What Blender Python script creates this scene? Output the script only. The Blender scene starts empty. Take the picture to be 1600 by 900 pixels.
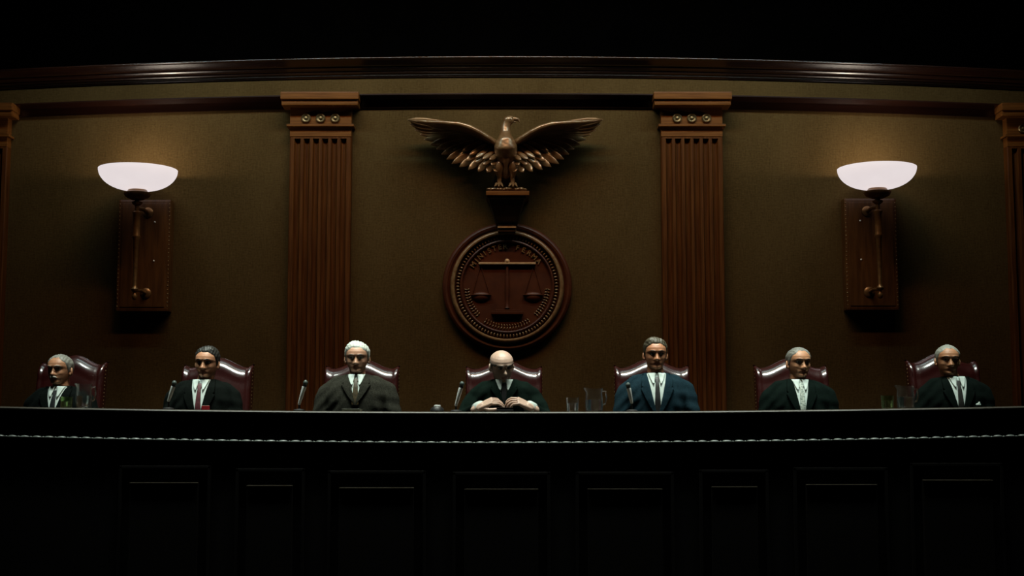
import bpy, bmesh, math, random
from mathutils import Vector, Matrix, Quaternion, Euler
from mathutils.bvhtree import BVHTree
import numpy as np
random.seed(7)
SC = bpy.context.scene
COL = SC.collection
PI = math.pi
R = math.radians

# ------------------------------------------------------------------ camera, world, lights, exposure
F_PX, PITCH, CAM = 2220.0, R(6.17), Vector((0.046, 0.0, 1.15))
cd = bpy.data.cameras.new('camera'); cam = bpy.data.objects.new('camera', cd); COL.objects.link(cam)
cd.sensor_width = 36.0; cd.lens = 36.0 * F_PX / 1600.0; cd.clip_end = 100
cam.location = CAM; cam.rotation_euler = (PI / 2 + PITCH, 0, 0)
SC.camera = cam
SC.view_settings.view_transform = 'Standard'; SC.view_settings.look = 'None'
SC.view_settings.gamma = 1.0; SC.view_settings.use_curve_mapping = False
SC.view_settings.exposure = 0.0
w = bpy.data.worlds.new('world'); SC.world = w; w.use_nodes = True
w.node_tree.nodes['Background'].inputs[0].default_value = (0.5, 0.6, 0.6, 1)
w.node_tree.nodes['Background'].inputs[1].default_value = 0.0

def area_light(name, loc, target, sx, sy, power, color, spread=180):
    l = bpy.data.lights.new(name, 'AREA'); l.shape = 'RECTANGLE'; l.size = sx; l.size_y = sy
    l.energy = power; l.color = color; l.spread = R(spread)
    o = bpy.data.objects.new(name, l); COL.objects.link(o)
    o.location = loc
    o.rotation_euler = (Vector(target) - Vector(loc)).to_track_quat('-Z', 'Y').to_euler()
    return o
area_light('warm_wall_wash', (0, 8.6, 7.0), (0, 11.6, 2.9), 4.6, 0.22, 49, (1.0, 0.52, 0.22), 110)
area_light('cool_cornice_wash', (0, 10.6, 5.28), (0, 12.0, 3.9), 7.2, 0.10, 54, (0.68, 0.97, 0.97), 120)
area_light('bench_strip_light', (0, 8.6, 5.7), (0, 9.75, 1.7), 6.6, 0.25, 105, (0.88, 1.0, 0.90), 50)

def at(px, py, Y):
    """the point at depth Y that the photograph shows at pixel px, py"""
    xc = (px - 800) / F_PX; yc = -(py - 450) / F_PX
    dy = math.cos(PITCH) - yc * math.sin(PITCH); dz = math.sin(PITCH) + yc * math.cos(PITCH)
    t = Y / dy
    return Vector((CAM.x + xc * t, Y, CAM.z + dz * t))

# ------------------------------------------------------------------ materials
def mat(name, col, rough=0.6, spec=0.5, metal=0.0, coat=0.0, coat_rough=0.2, noise=None, bump=None, sheen=0.0):
    """noise = (scale xyz, amount, second colour); bump = (scale xyz, strength)"""
    m = bpy.data.materials.new(name); m.use_nodes = True
    nt = m.node_tree; b = nt.nodes['Principled BSDF']
    b.inputs['Base Color'].default_value = (*col, 1); b.inputs['Roughness'].default_value = rough
    b.inputs['Specular IOR Level'].default_value = spec; b.inputs['Metallic'].default_value = metal
    b.inputs['Coat Weight'].default_value = coat; b.inputs['Coat Roughness'].default_value = coat_rough
    if sheen: b.inputs['Sheen Weight'].default_value = sheen
    def tex(scale, detail=4):
        tc = nt.nodes.new('ShaderNodeTexCoord'); mp = nt.nodes.new('ShaderNodeMapping')
        mp.inputs['Scale'].default_value = scale
        n = nt.nodes.new('ShaderNodeTexNoise'); n.inputs['Scale'].default_value = 1; n.inputs['Detail'].default_value = detail
        nt.links.new(tc.outputs['Object'], mp.inputs[0]); nt.links.new(mp.outputs[0], n.inputs[0])
        return n
    if noise:
        n = tex(noise[0]); r = nt.nodes.new('ShaderNodeValToRGB')
        r.color_ramp.elements[0].position = 0.5 - noise[1]; r.color_ramp.elements[1].position = 0.5 + noise[1]
        r.color_ramp.elements[0].color = (*noise[2], 1); r.color_ramp.elements[1].color = (*col, 1)
        nt.links.new(n.outputs[0], r.inputs[0]); nt.links.new(r.outputs[0], b.inputs['Base Color'])
    if bump:
        n = tex(bump[0], 2); bp = nt.nodes.new('ShaderNodeBump'); bp.inputs['Strength'].default_value = bump[1]
        bp.inputs['Distance'].default_value = 0.01
        nt.links.new(n.outputs[0], bp.inputs['Height']); nt.links.new(bp.outputs[0], b.inputs['Normal'])
    return m

def fabric_wall():
    m = mat('woven_wall_fabric', (0.056, 0.040, 0.0145), 0.9, 0.1)
    nt = m.node_tree; b = nt.nodes['Principled BSDF']
    tc = nt.nodes.new('ShaderNodeTexCoord'); outs = []
    for sc in ((170, 170, 9), (14, 14, 170), (60, 60, 60), (2.0, 2.0, 0.8)):
        mp = nt.nodes.new('ShaderNodeMapping'); mp.inputs['Scale'].default_value = sc
        n = nt.nodes.new('ShaderNodeTexNoise'); n.inputs['Scale'].default_value = 1; n.inputs['Detail'].default_value = 2
        nt.links.new(tc.outputs['Object'], mp.inputs[0]); nt.links.new(mp.outputs[0], n.inputs[0]); outs.append(n.outputs[0])
    acc = outs[0]
    for o in outs[1:]:
        a = nt.nodes.new('ShaderNodeMath'); a.operation = 'ADD'
        nt.links.new(acc, a.inputs[0]); nt.links.new(o, a.inputs[1]); acc = a.outputs[0]
    d = nt.nodes.new('ShaderNodeMath'); d.operation = 'MULTIPLY'; d.inputs[1].default_value = 0.25
    nt.links.new(acc, d.inputs[0])
    r = nt.nodes.new('ShaderNodeValToRGB'); e = r.color_ramp.elements
    e[0].position = 0.36; e[0].color = (0.036, 0.0188, 0.0045, 1); e[1].position = 0.64; e[1].color = (0.080, 0.0475, 0.0160, 1)
    nt.links.new(d.outputs[0], r.inputs[0]); nt.links.new(r.outputs[0], b.inputs['Base Color'])
    return m

M = {}
M['wall'] = fabric_wall()
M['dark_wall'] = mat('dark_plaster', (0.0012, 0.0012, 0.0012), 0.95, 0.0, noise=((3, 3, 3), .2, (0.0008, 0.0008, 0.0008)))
M['carpet'] = mat('dark_carpet', (0.008, 0.006, 0.005), 0.95, 0.05, noise=((60, 60, 60), .2, (0.005, 0.004, 0.003)))
M['cornice'] = mat('dark_polished_walnut', (0.022, 0.0065, 0.003), 0.26, 0.9, noise=((1, 40, 40), .2, (0.011, 0.003, 0.002)))
M['wood'] = mat('red_brown_oak', (0.095, 0.031, 0.006), 0.55, 0.10, noise=((70, 70, 3.0), .16, (0.052, 0.0145, 0.0025)), bump=((90, 90, 4), .15))
M['wood_h'] = mat('red_brown_oak_crossgrain', (0.15, 0.053, 0.011), 0.5, 0.12, noise=((4, 60, 60), .16, (0.095, 0.031, 0.006)))
M['brass_dull'] = mat('dull_brass', (0.22, 0.16, 0.08), 0.4, 0.5, 0.8, noise=((30, 30, 30), .2, (0.14, 0.09, 0.04)))
M['bronze'] = mat('carved_gilt_wood', (0.25, 0.15, 0.068), 0.28, 0.9, 0.35, noise=((16, 16, 16), .25, (0.13, 0.055, 0.02)))
M['bronze_dark'] = mat('dark_carved_wood', (0.035, 0.016, 0.008), 0.45, 0.4, noise=((14, 14, 14), .2, (0.018, 0.008, 0.004)))
M['seal'] = mat('carved_seal_wood', (0.070, 0.017, 0.005), 0.45, 0.25, noise=((12, 12, 12), .25, (0.040, 0.009, 0.003)))
M['seal_lit'] = mat('lit_seal_relief', (0.62, 0.46, 0.28), 0.4, 0.5, 0.3, noise=((30, 30, 30), .25, (0.42, 0.27, 0.14)))  # paler copy of the seal wood; caught light put into the colour
M['seal_mid'] = mat('half_lit_seal_relief', (0.24, 0.15, 0.065), 0.34, 0.8, 0.1, noise=((30, 30, 30), .25, (0.11, 0.045, 0.015)))  # mid copy; highlights on ring, beads and letters put into the colour
M['plate'] = mat('sconce_wood', (0.10, 0.040, 0.010), 0.38, 0.35, noise=((40, 40, 4), .2, (0.050, 0.018, 0.004)))
M['brass'] = mat('aged_brass', (0.24, 0.125, 0.045), 0.36, 0.5, 0.6, noise=((25, 25, 25), .25, (0.12, 0.055, 0.018)))
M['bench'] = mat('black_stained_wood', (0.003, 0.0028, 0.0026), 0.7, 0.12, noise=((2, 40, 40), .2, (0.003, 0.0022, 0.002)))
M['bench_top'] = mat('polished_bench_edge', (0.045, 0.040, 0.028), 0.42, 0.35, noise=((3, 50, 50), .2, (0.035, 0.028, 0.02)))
M['bead'] = mat('lit_bead_moulding', (0.16, 0.19, 0.18), 0.35, 0.6, noise=((20, 20, 20), .2, (0.10, 0.12, 0.11)))  # pale colour stands for light caught by the beads
M['leather'] = mat('oxblood_leather', (0.024, 0.0020, 0.0015), 0.45, 0.15, coat=1.0, coat_rough=0.20, noise=((9, 9, 9), .25, (0.016, 0.0014, 0.001)), bump=((45, 45, 45), .08))
M['leather'].node_tree.nodes['Principled BSDF'].inputs['Coat IOR'].default_value = 1.85
M['dark_metal'] = mat('dark_metal', (0.02, 0.02, 0.02), 0.35, 0.5, 0.9, noise=((20, 20, 20), .2, (0.015, 0.015, 0.015)))
M['silver'] = mat('silver_highlight_white', (0.92, 0.95, 0.90), 0.30, 0.9, 0.0, 0.8, 0.3, noise=((30, 30, 30), .2, (0.65, 0.68, 0.66)))  # white non-metal; the highlight on bright metal is in the colour
M['black'] = mat('black_plastic', (0.008, 0.008, 0.008), 0.5, 0.4, noise=((30, 30, 30), .2, (0.005, 0.005, 0.005)))
M['paper'] = mat('paper', (0.42, 0.44, 0.36), 0.8, 0.2, noise=((30, 30, 30), .2, (0.36, 0.38, 0.30)))
M['red'] = mat('red_cloth_cover', (0.35, 0.008, 0.015), 0.6, 0.3, noise=((30, 30, 30), .2, (0.25, 0.005, 0.01)))
M['shirt'] = mat('white_cotton', (0.52, 0.60, 0.56), 0.85, 0.2, noise=((40, 40, 40), .2, (0.46, 0.53, 0.50)))
M['eye_white'] = mat('eye_white', (0.45, 0.42, 0.38), 0.3, 0.5, noise=((90, 90, 90), .2, (0.4, 0.36, 0.33)))
M['iris'] = mat('iris', (0.03, 0.02, 0.015), 0.2, 0.5, noise=((200, 200, 200), .2, (0.02, 0.012, 0.01)))

def glow(name, col, strength):
    m = bpy.data.materials.new(name); m.use_nodes = True; nt = m.node_tree; b = nt.nodes['Principled BSDF']
    b.inputs['Base Color'].default_value = (0.3, 0.28, 0.27, 1); b.inputs['Roughness'].default_value = 0.35
    b.inputs['Emission Strength'].default_value = strength
    tc = nt.nodes.new('ShaderNodeTexCoord'); n = nt.nodes.new('ShaderNodeTexNoise'); n.inputs['Scale'].default_value = 7
    r = nt.nodes.new('ShaderNodeValToRGB'); e = r.color_ramp.elements
    e[0].color = (col[0] * .93, col[1] * .92, col[2] * .92, 1); e[1].color = (*col, 1)
    nt.links.new(tc.outputs['Object'], n.inputs[0]); nt.links.new(n.outputs[0], r.inputs[0]); nt.links.new(r.outputs[0], b.inputs['Emission Color'])
    return m
M['bowl'] = glow('glowing_alabaster_glass', (1.0, 0.90, 0.90), 0.80)
M['bulb'] = glow('bulb_glass', (1.0, 0.93, 0.8), 6.0)

def glass(name, col):
    m = bpy.data.materials.new(name); m.use_nodes = True; b = m.node_tree.nodes['Principled BSDF']
    b.inputs['Base Color'].default_value = (*col, 1); b.inputs['Roughness'].default_value = 0.14
    b.inputs['Transmission Weight'].default_value = 1.0; b.inputs['IOR'].default_value = 1.45
    return m
M['glass'] = glass('clear_glass', (0.93, 0.97, 0.95)); M['green_glass'] = glass('green_tinted_glass', (0.62, 0.80, 0.45))
M['water'] = glass('water', (0.95, 0.98, 0.97))

def skin_mat(name, col):
    d = tuple(c * .82 for c in col)
    m = mat(name, col, 0.48, 0.45, noise=((38, 38, 38), .25, d), bump=((120, 120, 120), .08))
    m.node_tree.nodes['Principled BSDF'].inputs['Subsurface Weight'].default_value = 0.08
    m.node_tree.nodes['Principled BSDF'].inputs['Subsurface Radius'].default_value = (0.02, 0.007, 0.004)
    return m

# ------------------------------------------------------------------ helpers
def link(name, me, m=None, parent=None):
    o = bpy.data.objects.new(name, me); COL.objects.link(o)
    if m is not None:
        for mm in (m if isinstance(m, (list, tuple)) else [m]): me.materials.append(mm)
    if parent is not None: o.parent = parent
    return o
def obj(name, bm, m=None, parent=None, smooth=False, sharp=None):
    me = bpy.data.meshes.new(name)
    bmesh.ops.recalc_face_normals(bm, faces=bm.faces)
    bm.to_mesh(me); bm.free()
    if smooth:
        me.shade_smooth()
        if sharp: me.set_sharp_from_angle(angle=R(sharp))
    return link(name, me, m, parent)
def tag(o, label, cat, group=None):
    o['label'] = label; o['category'] = cat
    if group: o['group'] = group
    return o
def thing(name, label, cat, loc=(0, 0, 0), rz=0.0, group=None):
    o = bpy.data.objects.new(name, None); COL.objects.link(o); o.location = loc; o.rotation_euler = (0, 0, rz)
    o.empty_display_size = 0.1
    return tag(o, label, cat, group)
def struct(name, bm, m, **k):
    o = obj(name, bm, m, **k); o['kind'] = 'structure'; return o
def kids(o): return [c for c in bpy.data.objects if c.parent == o]
def copy_tree(o, parent=None):
    c = o.copy(); COL.objects.link(c); c.parent = parent
    for ch in kids(o): copy_tree(ch, c)
    return c

def box(bm, x0, x1, y0, y1, z0, z1, bev=0.0, mi=0):
    r = bmesh.ops.create_cube(bm, size=1, matrix=Matrix.Translation(((x0 + x1) / 2, (y0 + y1) / 2, (z0 + z1) / 2)) @ Matrix.Diagonal((x1 - x0, y1 - y0, z1 - z0, 1)))
    vs = r['verts']
    fs = set(f for v in vs for f in v.link_faces)
    for f in fs: f.material_index = mi
    if bev:
        es = list(set(e for v in vs for e in v.link_edges))
        bmesh.ops.bevel(bm, geom=es, offset=bev, segments=2, affect='EDGES', profile=0.7)
    return vs
def ell(bm, c, s, seg=20, rings=12, rot=None, mi=0):
    m = Matrix.Translation(c) @ (rot.to_matrix().to_4x4() if rot else Matrix.Identity(4)) @ Matrix.Diagonal((*s, 1))
    r = bmesh.ops.create_uvsphere(bm, u_segments=seg, v_segments=rings, radius=1, matrix=m)
    for f in set(f for v in r['verts'] for f in v.link_faces): f.material_index = mi; f.smooth = True
    return r['verts']
def ring_loft(bm, rings, close_ends=True, cyclic=True, mi=0):
    """rings: lists of points; consecutive lists are bridged"""
    vr = [[bm.verts.new(p) for p in ring] for ring in rings]
    n = len(vr[0])
    for a, b in zip(vr, vr[1:]):
        for i in range(n if cyclic else n - 1):
            j = (i + 1) % n
            f = bm.faces.new((a[i], a[j], b[j], b[i])); f.material_index = mi; f.smooth = True
    if close_ends and cyclic:
        for ring in (vr[0], vr[-1]):
            try: f = bm.faces.new(ring); f.material_index = mi
            except ValueError: pass
    return vr
def tube(bm, pts, radii, seg=12, mi=0, caps=True):
    """round tube through pts; rounded ends"""
    pts = [Vector(p) for p in pts]
    if not isinstance(radii, (list, tuple)): radii = [radii] * len(pts)
    P, RR = list(pts), list(radii)
    if caps:
        d0 = (pts[0] - pts[1]).normalized(); d1 = (pts[-1] - pts[-2]).normalized()
        pre, post = [], []
        for k in (75, 45, 20):
            a = R(k)
            pre.append((pts[0] + d0 * radii[0] * math.sin(a), radii[0] * math.cos(a)))
        for k in (20, 45, 75):
            a = R(k)
            post.append((pts[-1] + d1 * radii[-1] * math.sin(a), radii[-1] * math.cos(a)))
        P = [p for p, _ in pre] + P + [p for p, _ in post]; RR = [r for _, r in pre] + RR + [r for _, r in post]
    rings = []
    t0 = (P[1] - P[0]).normalized(); up = Vector((0, 0, 1)) if abs(t0.z) < 0.9 else Vector((0, 1, 0))
    u = t0.cross(up).normalized()
    for i, p in enumerate(P):
        a = P[max(0, i - 1)]; b = P[min(len(P) - 1, i + 1)]; t = (b - a)
        t = t.normalized() if t.length > 1e-9 else t0
        u = (u - t * u.dot(t))
        u = u.normalized() if u.length > 1e-6 else t.orthogonal().normalized()
        v = t.cross(u)
        rings.append([p + (u * math.cos(2 * PI * k / seg) + v * math.sin(2 * PI * k / seg)) * RR[i] for k in range(seg)])
    ring_loft(bm, rings, mi=mi)
def lathe(bm, prof, seg=32, c=(0, 0, 0), axis='Z', mi=0, scale=(1, 1)):
    """prof: (radius, height) from one end to the other; axis Z up, or Y: the height runs towards -Y"""
    rings = []
    for r, h in prof:
        r = max(r, 1e-5); ring = []
        for k in range(seg):
            a = 2 * PI * k / seg
            if axis == 'Z': p = (c[0] + r * math.cos(a) * scale[0], c[1] + r * math.sin(a) * scale[1], c[2] + h)
            else: p = (c[0] + r * math.cos(a) * scale[0], c[1] - h, c[2] + r * math.sin(a) * scale[1])
            ring.append(p)
        rings.append(ring)
    ring_loft(bm, rings, close_ends=True, mi=mi)
def extrude_profile(bm, prof, xs, bow=None, mi=0):
    """prof: closed list of (y, z); swept along the x positions; bow(x, z) -> z"""
    rings = []
    for x in xs: rings.append([(x, y, bow(x, z) if bow else z) for y, z in prof])
    ring_loft(bm, rings, mi=mi)
    for f in bm.faces: f.smooth = False
def lin(a, b, n): return [a + (b - a) * i / (n - 1) for i in range(n)]
def smoothstep(a, b, x):
    t = min(1, max(0, (x - a) / (b - a))) if a != b else float(x > a)
    return t * t * (3 - 2 * t)
def interp(tab, x):
    if x <= tab[0][0]: return tab[0][1]
    for (a, va), (b, vb) in zip(tab, tab[1:]):
        if x <= b: return va + (vb - va) * (x - a) / (b - a)
    return tab[-1][1]
def remesh(bm, voxel, smooth=3):
    """melt overlapping closed shapes into one continuous surface"""
    me = bpy.data.meshes.new('tmp'); bmesh.ops.recalc_face_normals(bm, faces=bm.faces); bm.to_mesh(me); bm.free()
    o = bpy.data.objects.new('tmp', me); COL.objects.link(o)
    md = o.modifiers.new('r', 'REMESH'); md.mode = 'VOXEL'; md.voxel_size = voxel; md.use_smooth_shade = True
    if smooth:
        s = o.modifiers.new('s', 'SMOOTH'); s.factor = 0.5; s.iterations = smooth
    dg = bpy.context.evaluated_depsgraph_get(); dg.update()
    ev = o.evaluated_get(dg); out = bmesh.new(); out.from_mesh(ev.to_mesh()); ev.to_mesh_clear()
    bpy.data.objects.remove(o); bpy.data.meshes.remove(me)
    for f in out.faces: f.smooth = True
    return out

# the mouldings of the wall arch a little towards the middle, and the bench dips there
WY = 12.0
def wall_bow(x, z): return z - 0.0032 * (z - 2.447) * x * x
def bench_bow(x, z): return z + 0.0042 * (2.12 - z) * x * x

# ------------------------------------------------------------------ room shell
Z_TOP = at(791, 88, WY).z
bm = bmesh.new(); box(bm, -7, 7, -1.5, 13.2, -0.12, 0.0); struct('floor', bm, M['carpet'])
bm = bmesh.new(); box(bm, -7, 7, 9.3, 13.0, 0.0, 0.46); struct('trim_5', bm, M['carpet'])['label'] = 'dark raised platform behind the bench'
bm = bmesh.new()
xs = lin(-6.9, 6.9, 70)
extrude_profile(bm, [(WY, 0.46), (WY, Z_TOP), (WY + 0.25, Z_TOP), (WY + 0.25, 0.46)], xs, lambda x, z: wall_bow(x, z) if z > 1 else z)
struct('wall_back', bm, M['wall'])
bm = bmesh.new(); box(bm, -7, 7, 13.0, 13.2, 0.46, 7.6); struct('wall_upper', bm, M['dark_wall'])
bm = bmesh.new(); box(bm, -7.2, -7, -1.5, 13.2, 0, 7.6); struct('wall_left', bm, M['dark_wall'])
bm = bmesh.new(); box(bm, 7, 7.2, -1.5, 13.2, 0, 7.6); struct('wall_right', bm, M['dark_wall'])
bm = bmesh.new(); box(bm, -7, 7, -1.7, -1.5, 0, 7.6); struct('wall_front', bm, M['dark_wall'])
bm = bmesh.new(); box(bm, -7, 7, -1.5, 13.2, 7.6, 7.75); struct('ceiling', bm, M['dark_wall'])

# cornice
zt = at(791, 87, WY - 0.17).z; zb = at(791, 120, WY - 0.012).z
h = zt - zb
def P(y, k): return (WY - y, zb + h * k)
prof = [P(-0.02, 0.0), P(0.012, 0.0), P(0.016, 0.06), P(0.028, 0.10), P(0.028, 0.15), P(0.036, 0.17), P(0.046, 0.22), P(0.050, 0.28),
        P(0.046, 0.33), P(0.058, 0.36), P(0.074, 0.42), P(0.082, 0.50), P(0.078, 0.55), P(0.092, 0.58), P(0.108, 0.63),
        P(0.122, 0.72), P(0.140, 0.80), P(0.146, 0.84), P(0.152, 0.865), P(0.160, 0.875), P(0.166, 0.90), P(0.1685, 0.93), P(0.167, 0.965), P(0.161, 0.99), P(0.150, 1.0), P(-0.02, 1.0)]
bm = bmesh.new(); extrude_profile(bm, prof, lin(-6.9, 6.9, 80), wall_bow)
o = struct('trim_1', bm, M['cornice'], smooth=True, sharp=50); o['label'] = 'dark polished crown moulding with a thin bright top edge'

# architrave ledge with a dark band that builds in its shadow, broken by the capitals
PIL = [-33, 505, 1079, 1618]
zt = at(791, 145, WY - 0.125).z; zb = at(791, 167.5, WY - 0.02).z
prof = [(WY + .02, zb), (WY - .018, zb), (WY - .018, zt - .028), (WY - .06, zt - .020), (WY - .110, zt - .012), (WY - .119, zt - .010), (WY - .119, zt), (WY + .02, zt)]
edges = [-6.9] + [at(p, 150, WY).x for p in PIL] + [6.9]
for i in range(5):
    a = edges[i] + (0.25 if i else 0); b = edges[i + 1] - (0.25 if i < 4 else 0)
    bm = bmesh.new(); extrude_profile(bm, prof, lin(a, b, 16), wall_bow)
    o = struct('trim_%d' % (i + 10), bm, M['cornice']); o['label'] = 'dark horizontal ledge moulding between two capitals'

# ------------------------------------------------------------------ pilasters
def make_pilaster():
    """local origin: on the wall plane, bottom centre; the total height goes to the cap's top"""
    t = thing('pilaster', 'x', 'pilaster', (0, 0, 0), 0, 'fluted wooden pilasters on the back wall')
    S = 185.0
    H = at(505, 143.5, WY - .15).z - 0.46
    def zz(py, d=0.1): return at(505, py, WY - d).z - 0.46
    # shaft with six flutes
    hw = 0.262; dpt = 0.095; fl = []; z_top = zz(213)
    n = 6; pitch = 0.0785; fw = 0.054
    def section(z, deep):
        pts = [(-hw, -0.002), (-hw, -dpt + .008), (-hw + .008, -dpt)]
        for k in range(n):
            c = (k - (n - 1) / 2) * pitch
            for j in range(7):
                a = -1 + 2 * j / 6
                pts.append((c + a * fw / 2, -dpt + deep * math.sqrt(max(0, 1 - a * a)) * 0.032 + deep * 0.004 * (abs(a) < .99)))
        pts += [(hw - .008, -dpt), (hw, -dpt + .008), (hw, -0.002)]
        return [(x, y, z) for x, y in pts]
    zs = zz(222, .09)
    bm = bmesh.new()
    ring_loft(bm, [section(0.0, 0), section(0.30, 0), section(0.301, 1), section(zs + .02, 1), section(zs + .03, 1)], close_ends=True)
    ring_loft(bm, [section(zs + .0301, 0), section(z_top, 0)], close_ends=True)
    for f in bm.faces: f.smooth = False
    obj('shaft', bm, M['wood'], t)
    bm = bmesh.new(); box(bm, -.30, .30, -.13, -.002, 0, .24, .01); box(bm, -.285, .285, -.12, -.002, .24, .29, .012); obj('base', bm, M['wood_h'], t)
    # capital
    bm = bmesh.new()
    box(bm, -.262, .262, -.100, -.002, zz(213), zz(197), .003)
    obj('capital_neck', bm, M['wood_h'], t)
    bm = bmesh.new()
    box(bm, -.286, .286, -.135, -.002, zz(197, .135), zz(193.5, .135), .003)
    obj('astragal', bm, M['wood_h'], t)
    bm = bmesh.new()
    box(bm, -.262, .262, -.100, -.002, zz(193.5), zz(166), .003)
    obj('frieze_block', bm, M['wood_h'], t)
    for k in (-1, 0, 1):
        bm = bmesh.new(); c = (k * 0.125, -.100, zz(185))
        lathe(bm, [(0.001, .0), (.041, 0), (.041, .012), (.034, .020), (.026, .012), (.016, .010), (.012, .020), (.001, .024)], 20, c, 'Y')
        obj('rosette', bm, M['brass_dull'], t, smooth=True, sharp=40)
    bm = bmesh.new()
    zc0, zc1 = zz(163, .19), zz(143.5, .19)
    hh = zc1 - zc0
    box(bm, -.325, .325, -.185, -.002, zc0 - .005, zc0 + hh * .42, .012)
    box(bm, -.332, .332, -.205, -.002, zc0 + hh * .40, zc1, .010)
    obj('cap', bm, M['wood_h'], t)
    return t
p0 = make_pilaster()
plabels = ['fluted wooden pilaster cut off by the left edge', 'fluted wooden pilaster between the left lamp and the eagle',
           'fluted wooden pilaster between the eagle and the right lamp', 'fluted wooden pilaster cut off by the right edge']
for i, px in enumerate(PIL):
    o = p0 if i == 0 else copy_tree(p0)
    x = at(px, 300, WY).x
    if i == 1: x = at(502, 300, WY).x
    if i == 2: x = at(1080, 300, WY).x
    base_drop = wall_bow(x, 4.1) - 4.1
    o.location = (x, WY, 0.46)
    hs = (4.1 - 0.46 + base_drop - (-0.0)) / (4.1 - 0.46 + (wall_bow(1.55, 4.1) - 4.1))
    o.scale = (1, 1, hs); o['label'] = plabels[i]

# ------------------------------------------------------------------ wall lamps
def make_sconce(mirror):
    t = thing('wall_lamp', 'x', 'wall lamp')
    s = mirror
    # back board; local origin: board centre on the wall, board .46 x .95
    hw, hh, d = .222, .475, .13
    bm = bmesh.new(); box(bm, -hw, hw, -d, -.002, -hh, hh, .018); bp = obj('back_board', bm, M['plate'], t)
    bm = bmesh.new()
    box(bm, -hw + .035, hw - .035, -d - .006, -d + .002, -hh + .035, hh - .035, .003)
    obj('inset_panel', bm, M['plate'], bp)
    bm = bmesh.new()
    for sd in (-1, 1):
        for k in range(26):
            z = -hh + .04 + (2 * hh - .08) * k / 25
            ell(bm, (sd * (hw - .012), -d + .002, z), (.0065, .005, .0065), 8, 6)
    obj('nail_trim', bm, M['brass_dull'], bp)
    for z in (.28, -.05):
        bm = bmesh.new(); ell(bm, (-s * .09, -d - .008, z), (.008, .006, .008), 10, 6); obj('screw', bm, M['silver'], bp)
    ly = -.375; lx = s * .0
    # stem
    bm = bmesh.new()
    lathe(bm, [(.001, -.405), (.014, -.40), (.022, -.385), (.022, -.365), (.012, -.350), (.010, -.340), (.026, -.330), (.032, -.315), (.020, -.300),
               (.015, -.285), (.018, -.10), (.024, .10), (.033, .115), (.033, .128), (.029, .14), (.029, .30), (.036, .31), (.036, .325),
               (.018, .335), (.018, .38), (.04, .395), (.045, .41), (.02, .42), (.02, .47)], 20, (lx, ly, 0))
    obj('stem', bm, M['brass'], t, smooth=True, sharp=35)
    # arms to the board
    for z, r in ((.36, .016), (-.325, .013)):
        bm = bmesh.new(); tube(bm, [(lx, ly, z), (lx - s * 0.02, ly + .12, z + .01), (lx - s * .03, -d, z)], r)
        lathe(bm, [(.001, .0), (.045, .0), (.045, .008), (.03, .02), (.001, .02)], 18, (lx - s * .03, -d - .004, z), 'Y')
        obj('arm', bm, M['brass'], t, smooth=True, sharp=40)
    # shallow dark dish under the bowl
    bm = bmesh.new()
    lathe(bm, [(.001, .425), (.05, .43), (.095, .452), (.112, .475), (.112, .487), (.085, .497), (.075, .512), (.001, .512)], 36, (lx, ly, 0))
    obj('dish', bm, M['brass'], t, smooth=True, sharp=40)
    # bowl
    RB, z0, z1 = .322, .513, .682
    outer = []
    for k in range(15):
        a = k / 14
        r = .075 + (RB - .075) * math.sin(a * PI / 2) ** 0.92
        outer.append((r, z0 + (z1 - z0) * (1 - math.cos(a * PI / 2)) ** 0.93))
    inner = [(max(.02, r - .010), z + .012) for r, z in outer[::-1]]
    inner[0] = (RB - .010, z1)
    bm = bmesh.new(); lathe(bm, [(.001, z0)] + outer + inner + [(.001, z0 + .012)], 64, (lx, ly, 0))
    obj('bowl_shade', bm, M['bowl'], t, smooth=True, sharp=60)
    bm = bmesh.new(); ell(bm, (lx, ly, .612), (.032, .032, .042)); lathe(bm, [(.001, .527), (.018, .527), (.018, .58), (.001, .58)], 12, (lx, ly, 0))
    obj('bulb', bm, M['bulb'], t, smooth=True)
    l = bpy.data.lights.new('lamp_light', 'POINT'); l.energy = 14.0; l.color = (1.0, .86, .66); l.shadow_soft_size = .05
    lo = bpy.data.objects.new('lamp_light', l); COL.objects.link(lo); lo.parent = t; lo.location = (lx, ly - 0.0, .665)
    return t
sl = make_sconce(-1); c = at(227, 400, WY - .07); sl.location = (c.x, WY, c.z)
tag(sl, 'glowing white bowl lamp on a brass stem, left wall panel', 'wall lamp', 'bowl lamps on the wall')
sr = make_sconce(1); c = at(1359, 398, WY - .07); sr.location = (c.x, WY, c.z)
tag(sr, 'glowing white bowl lamp on a brass stem, right wall panel', 'wall lamp', 'bowl lamps on the wall')

# ------------------------------------------------------------------ eagle
def W(px, py, d): return at(px, py, WY - d)          # a point d metres in front of the wall
def feather(bm, a, b, width, thick, n, bend=0.0, tipw=0.35):
    a, b, n = Vector(a), Vector(b), Vector(n).normalized()
    t = (b - a).normalized(); s = t.cross(n).normalized(); n2 = s.cross(t)
    L = (b - a).length; rings = []
    for k in range(9):
        u = k / 8
        wd = width * (0.55 + 0.45 * math.sin(min(1, u * 1.6) * PI / 2)) * (1 if u < .7 else math.sqrt(max(0.02, 1 - ((u - .7) / .3) ** 2)) * (1 - tipw) + tipw * (1 - (u - .7) / .3) + .02)
        c = a + t * L * u + n2 * bend * math.sin(u * PI)
        rings.append([c + s * wd * .5 * math.cos(2 * PI * j / 8) + n2 * thick * .5 * math.sin(2 * PI * j / 8) * (1 - .5 * u) for j in range(8)])
    ring_loft(bm, rings)
def poly_at(tab, u):
    n = len(tab) - 1; f = min(u, .99999) * n; i = int(f); k = f - i
    return tuple(a + (b - a) * k for a, b in zip(tab[i], tab[i + 1]))
eg = thing('eagle_sculpture', 'carved gilt eagle with spread wings above the round seal', 'sculpture', W(790, 305, .18))
EO = Vector(eg.location)
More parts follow.
